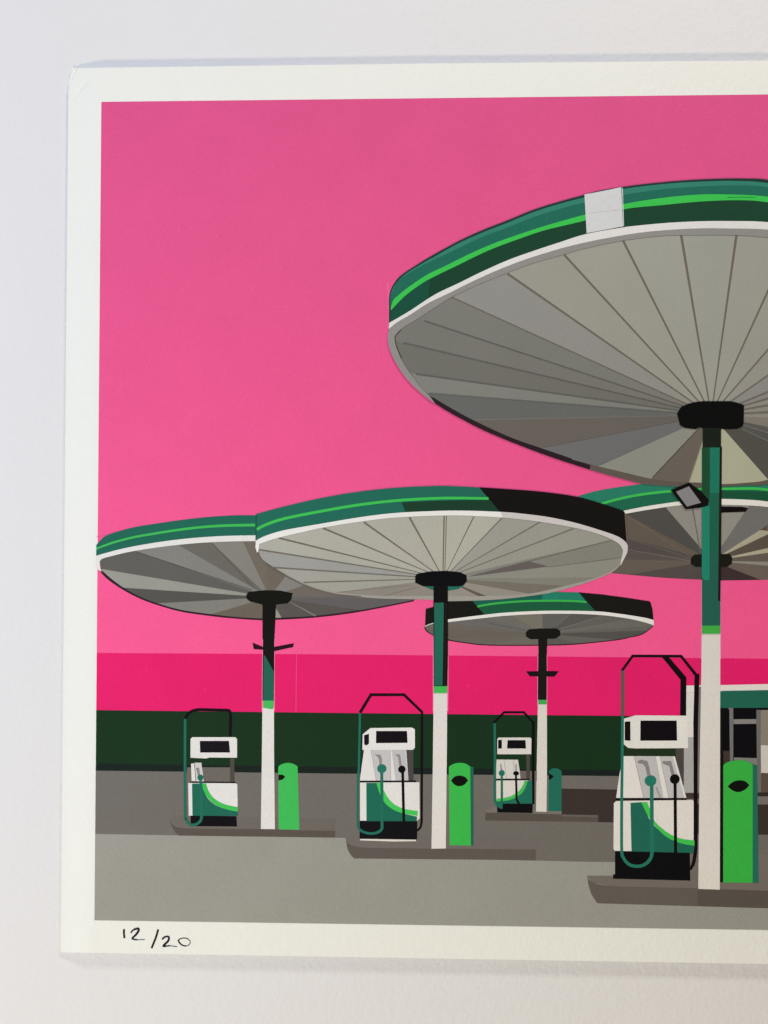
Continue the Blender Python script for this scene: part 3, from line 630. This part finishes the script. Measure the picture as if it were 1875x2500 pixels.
# small rear pump
pump("small rear pump beside the thin dark pole",
     (HH((246, 1004), (655, 1000), (678, 1000), (680, 1278), (258, 1278), (244, 1220)), (206, 202, 190)), [
     ("gap", [(HH((530, 888), (735, 888), (735, 1000), (530, 1000)), (104, 97, 88))]),
     ("hose_arch", [(stroke(HH((220, 318), (345, 190), (580, 190), (694, 318)), 5.4), (18, 12, 15)), (stroke(HH((692, 300), (692, 1285)), 6.4), (14, 10, 13))]),
     ("post", [(HH((610, 690), (652, 690), (652, 990), (610, 990)), (72, 68, 60))]),
     ("head", [(HH((263, 508), (280, 491), (655, 491), (671, 506), (668, 690), (263, 690)), (210, 206, 195))]),
     ("display", [(HH((387, 522), (600, 522), (606, 622), (380, 622)), (15, 12, 15))]), ("side_display", [(HH((274, 520), (318, 517), (318, 623), (274, 623)), (17, 13, 15))]),
     ("nozzle_panel", [(HH((255, 753), (510, 755), (530, 880), (541, 980), (246, 980)), (204, 201, 190)), (stroke(HH((343, 757), (362, 880), (370, 978)), 1.1), (156, 153, 144)), (stroke(HH((460, 757), (462, 900)), 1.1), (156, 153, 144))]),
     ("nozzle", [(HH((297, 806), (310, 800), (326, 885), (303, 885)), MG)]), ("nozzle", [(HH((480, 810), (494, 805), (500, 895), (478, 895)), MG)]),
     ("plinth", [(HH((262, 1276), (686, 1276), (683, 1391), (262, 1383)), (12, 11, 13))]),
     ("counter", [(stroke(HH((248, 992), (652, 990)), 3.2), (18, 13, 16))]),
     ("green_panel", [(HH((625, 1005), (678, 1000), (680, 1278), (262, 1278), (258, 1250)) + sm(HH((258, 1250), (380, 1237), (480, 1202), (560, 1142), (605, 1070), (625, 1005))), (31, 104, 82))]),
     ("green_curve", [(sm(HH((588, 1008), (568, 1062), (520, 1130), (440, 1183), (350, 1212), (258, 1220))) + sm(HH((258, 1252), (390, 1240), (480, 1206), (560, 1150), (606, 1070), (626, 1008))), (66, 180, 80))]),
     ("hose", [(stroke(HH((233, 320), (236, 800), (235, 1000), (236, 1240), (268, 1310)), [5.8, 6.4]), (32, 104, 84)), (HH((248, 1272), (328, 1280), (326, 1342), (300, 1338), (262, 1312)), (32, 104, 84)), (stroke(HH((317, 935), (318, 1285)), 5.2), (32, 104, 84))]),
     ("hose", [(stroke(HH((486, 935), (488, 1000), (494, 1230), (525, 1280)), 5.0), (16, 11, 13))]),
     ("grip", [(disc(HH((317, 915))[0], 7.4, 7.2), (32, 108, 88))]), ("grip", [(disc(HH((488, 918))[0], 7.2, 5.4), (16, 12, 13))])])
# front pump
pump("largest pump, in front of the kiosk and beside the tall pole",
     (II((256, 1238), (275, 1222), (880, 1213), (894, 1228), (897, 1622), (268, 1622), (253, 1602)), W3), [
     ("post", [(II((745, 800), (812, 800), (812, 1100), (800, 1100), (745, 870)), (70, 66, 60)), (II((336, 800), (748, 800), (748, 870), (336, 870)), (32, 46, 28))]),
     ("hose_arch", [(stroke(II((318, 190), (405, 70), (790, 72), (915, 230)), [6.2, 6.4, 6.6, 8]), (20, 13, 16)), (stroke(II((916, 212), (906, 600), (905, 1000), (905, 1600)) + sm(II((900, 1650), (888, 1715), (862, 1768)), 4), [11.6, 9.6, 9, 8.6, 8.6, 7, 5]), (17, 12, 14)),
                    (II((635, 76), (692, 78), (832, 240), (830, 545), (782, 545), (785, 258)), (18, 12, 15))]),
     ("nozzle_panel", [(II((333, 865), (740, 867), (832, 1197), (274, 1197), (302, 1000)), (212, 207, 196)), (II((418, 868), (590, 868), (650, 1196), (492, 1196)), (178, 175, 169)), (II((622, 868), (724, 868), (815, 1196), (692, 1196)), (180, 177, 171)),
                       (II((585, 1110), (600, 1110), (632, 1196), (618, 1196)), (148, 145, 139)), (stroke(II((418, 868), (492, 1196)), 1.2), (140, 136, 130)), (stroke(II((622, 868), (692, 1196)), 1.0), (150, 146, 140))]),
     ("head", [(II((333, 568), (430, 541), (840, 544), (846, 802), (430, 804), (370, 800), (335, 772)), (213, 209, 197))]),
     ("display", [(II((467, 583), (755, 583), (758, 742), (466, 743)), (16, 12, 15))]), ("side_display", [(II((342, 592), (387, 588), (388, 744), (342, 740)), (20, 12, 14))]),
     ("nozzle", [(II((445, 905), (470, 893), (522, 905), (536, 950), (548, 1015), (520, 1018), (506, 952), (485, 927), (447, 920)), (126, 122, 118))]), ("nozzle", [(II((642, 905), (710, 905), (726, 960), (740, 1015), (713, 1015), (696, 945), (645, 925)), (126, 122, 118))]),
     ("plinth", [(II((265, 1618), (860, 1630), (863, 1854), (250, 1839), (250, 1804), (265, 1804)), (12, 11, 13))]),
     ("counter", [(stroke(II((274, 1206), (832, 1206)), 5.4), (17, 12, 14))]),
     ("green_panel", [(II((388, 1237), (480, 1231)) + sm(II((480, 1231), (540, 1370), (620, 1460), (720, 1530), (800, 1560), (896, 1577))) + II((890, 1634), (396, 1622)), (31, 96, 76))]),
     ("green_curve", [(sm(II((520, 1230), (545, 1295), (580, 1382), (650, 1450), (720, 1495), (800, 1523), (896, 1535))) + sm(II((896, 1577), (800, 1560), (700, 1522), (620, 1460), (540, 1362), (472, 1231))), (62, 182, 72))]),
     ("hose", [(stroke(II((326, 185), (325, 545)), 8.4), (92, 85, 76)), (stroke(II((325, 545), (321, 1000)) + sm(II((318, 1200), (318, 1600), (332, 1672), (372, 1722), (432, 1740), (492, 1730), (535, 1695), (558, 1635), (558, 1450), (556, 1085))), [7.0, 9.0]), (34, 108, 88))]),
     ("hose", [(stroke(II((742, 1080), (746, 1640)), 7.6), (15, 11, 12))]),
     ("grip", [(disc(II((547, 1061))[0], 14.4, 13.6), (36, 112, 92))]), ("grip", [(disc(II((740, 1048))[0], 12.0), (12, 10, 11))])])

# tall pole stands in front of the pump's hose
tall = pole("tall white pole with green top holding the front canopy", D7((284, 1900), (519, 1900)) + II((1100, 900), (1097, 1926), (926, 1920), (936, 1000), (945, 500)), (205, 199, 186),
     [(D7((280, -460), (538, -460), (536, 0), (520, 1510), (519, 1832), (283, 1832)), (35, 90, 74)),
      (CC((1100, 660), (1262, 660), (1250, 1100), (1248, 1560), (1160, 1560), (1160, 1115), (1097, 1115)), (30, 92, 70)),
      (CC((1166, 665), (1247, 665), (1244, 1060), (1166, 1060)), (31, 112, 87)), (CC((1099, 665), (1161, 665), (1160, 1115), (1096, 1120)), (29, 72, 45)),
      (D7((281, 312), (381, 290), (381, 1242), (310, 1246), (281, 1200)), (35, 122, 97)),
      (D7((512, -465), (541, -465), (537, 0), (520, 1514), (490, 1510), (500, 600)), (28, 24, 22)),
      (CC((1102, 505), (1259, 505), (1258, 672), (1102, 670)), (27, 31, 25))],
     (D7((284, 1830), (519, 1828), (519, 1934), (284, 1934)), (62, 160, 62)),
     [(CC((1235, 1175), (1440, 1178), (1492, 1190), (1465, 1221), (1235, 1229)), (18, 12, 13))],
     [D7((272, 1250), (530, 1250), (528, 2260), (270, 2260))])
printed("pole_shadow", tall, [(II((1100, 482), (1118, 482), (1126, 900), (1126, 1868), (1098, 1866)), (18, 15, 14))])
printed("floodlight", tall, [(CC((828, 1036), (985, 970), (1092, 1050), (1156, 1120), (1146, 1166), (1080, 1186), (955, 1199)), (17, 13, 14)),
                             (CC((875, 1050), (985, 1003), (1088, 1143), (968, 1176)), (128, 126, 124))], "square black floodlight with grey glass")

# ------------------------------------------------------------------ litter bins
def bin_(label, body, colr, slot, side=None):
    b = printed("printed_bin", pr, [(body, colr)], label)
    if side: printed("bin_side", b, [(side, (33, 98, 78))])
    printed("slot", b, [(slot, (15, 15, 13))])
bin_("green bin right of the left pole, slot at its edge", sm(FF((1103, 682), (1120, 664), (1160, 647), (1200, 642), (1245, 650), (1290, 676))) + FF((1306, 1286), (1107, 1282)), (64, 186, 86),
     FF((1105, 755), (1140, 754), (1171, 772), (1150, 800), (1105, 815)))
bin_("green bin right of the centre pole, lens shaped slot", sm(GG((1144, 882), (1180, 855), (1250, 839), (1320, 850), (1362, 880))) + GG((1369, 1676), (1152, 1673)), (58, 178, 72),
     sm(GG((1166, 1018), (1200, 981), (1250, 968), (1305, 981), (1339, 1018))) + sm(GG((1339, 1018), (1300, 1060), (1250, 1076), (1200, 1059), (1166, 1018))), GG((1360, 870), (1394, 886), (1393, 1680), (1367, 1676)))
bin_("teal bin right of the rear pole", sm(HH((878, 892), (905, 866), (950, 857), (1000, 869), (1031, 892))) + HH((1030, 1369), (872, 1366)), (32, 102, 82),
     HH((878, 920), (905, 930), (936, 955), (905, 985), (878, 996)))
bin_("largest green bin, right of the tall pole", sm(C8((580, 1052), (620, 1021), (690, 1003), (770, 995), (850, 1008), (917, 1045))) + II((1361, 1500), (1360, 1871), (1124, 1869)), (53, 162, 60),
     sm(II((1160, 1105), (1200, 1071), (1250, 1057), (1300, 1066), (1332, 1097))) + sm(II((1332, 1097), (1300, 1130), (1245, 1151), (1195, 1136), (1160, 1105))), II((1358, 930), (1394, 940), (1406, 1871), (1358, 1871)))

# ------------------------------------------------------------------ hand-written edition number
def pen(p, w): return (stroke(sm(p, 8), w), INK)
num = printed("edition_number", pr, [
    pen(D8((188, 155), (186, 230), (196, 335)), [4.6, 4.6]),
    pen(D8((325, 230), (370, 175), (440, 145), (482, 150), (478, 195), (430, 265), (360, 335), (385, 358), (470, 370), (612, 361)), [3.6, 5.2, 5.4, 5.2, 4.6, 3.2, 1.6]),
    pen(D8((880, 160), (830, 330), (745, 540)), [4.8, 4.8]),
    pen(D8((962, 360), (1010, 315), (1070, 302), (1098, 330), (1075, 400), (985, 490), (1050, 495), (1130, 492), (1262, 508)), [4.4, 4.0, 4.6, 5.0, 4.8, 3.0, 1.6]),
    pen(D8((1278, 398), (1310, 360), (1380, 334), (1460, 340), (1520, 385), (1528, 430), (1490, 480), (1420, 492), (1350, 465), (1305, 415), (1290, 385)), [3.0, 2.6, 2.2, 2.2, 3.6, 4.0])],
    "black handwritten numbers 12/20 in the margin", mat=pen_mat)
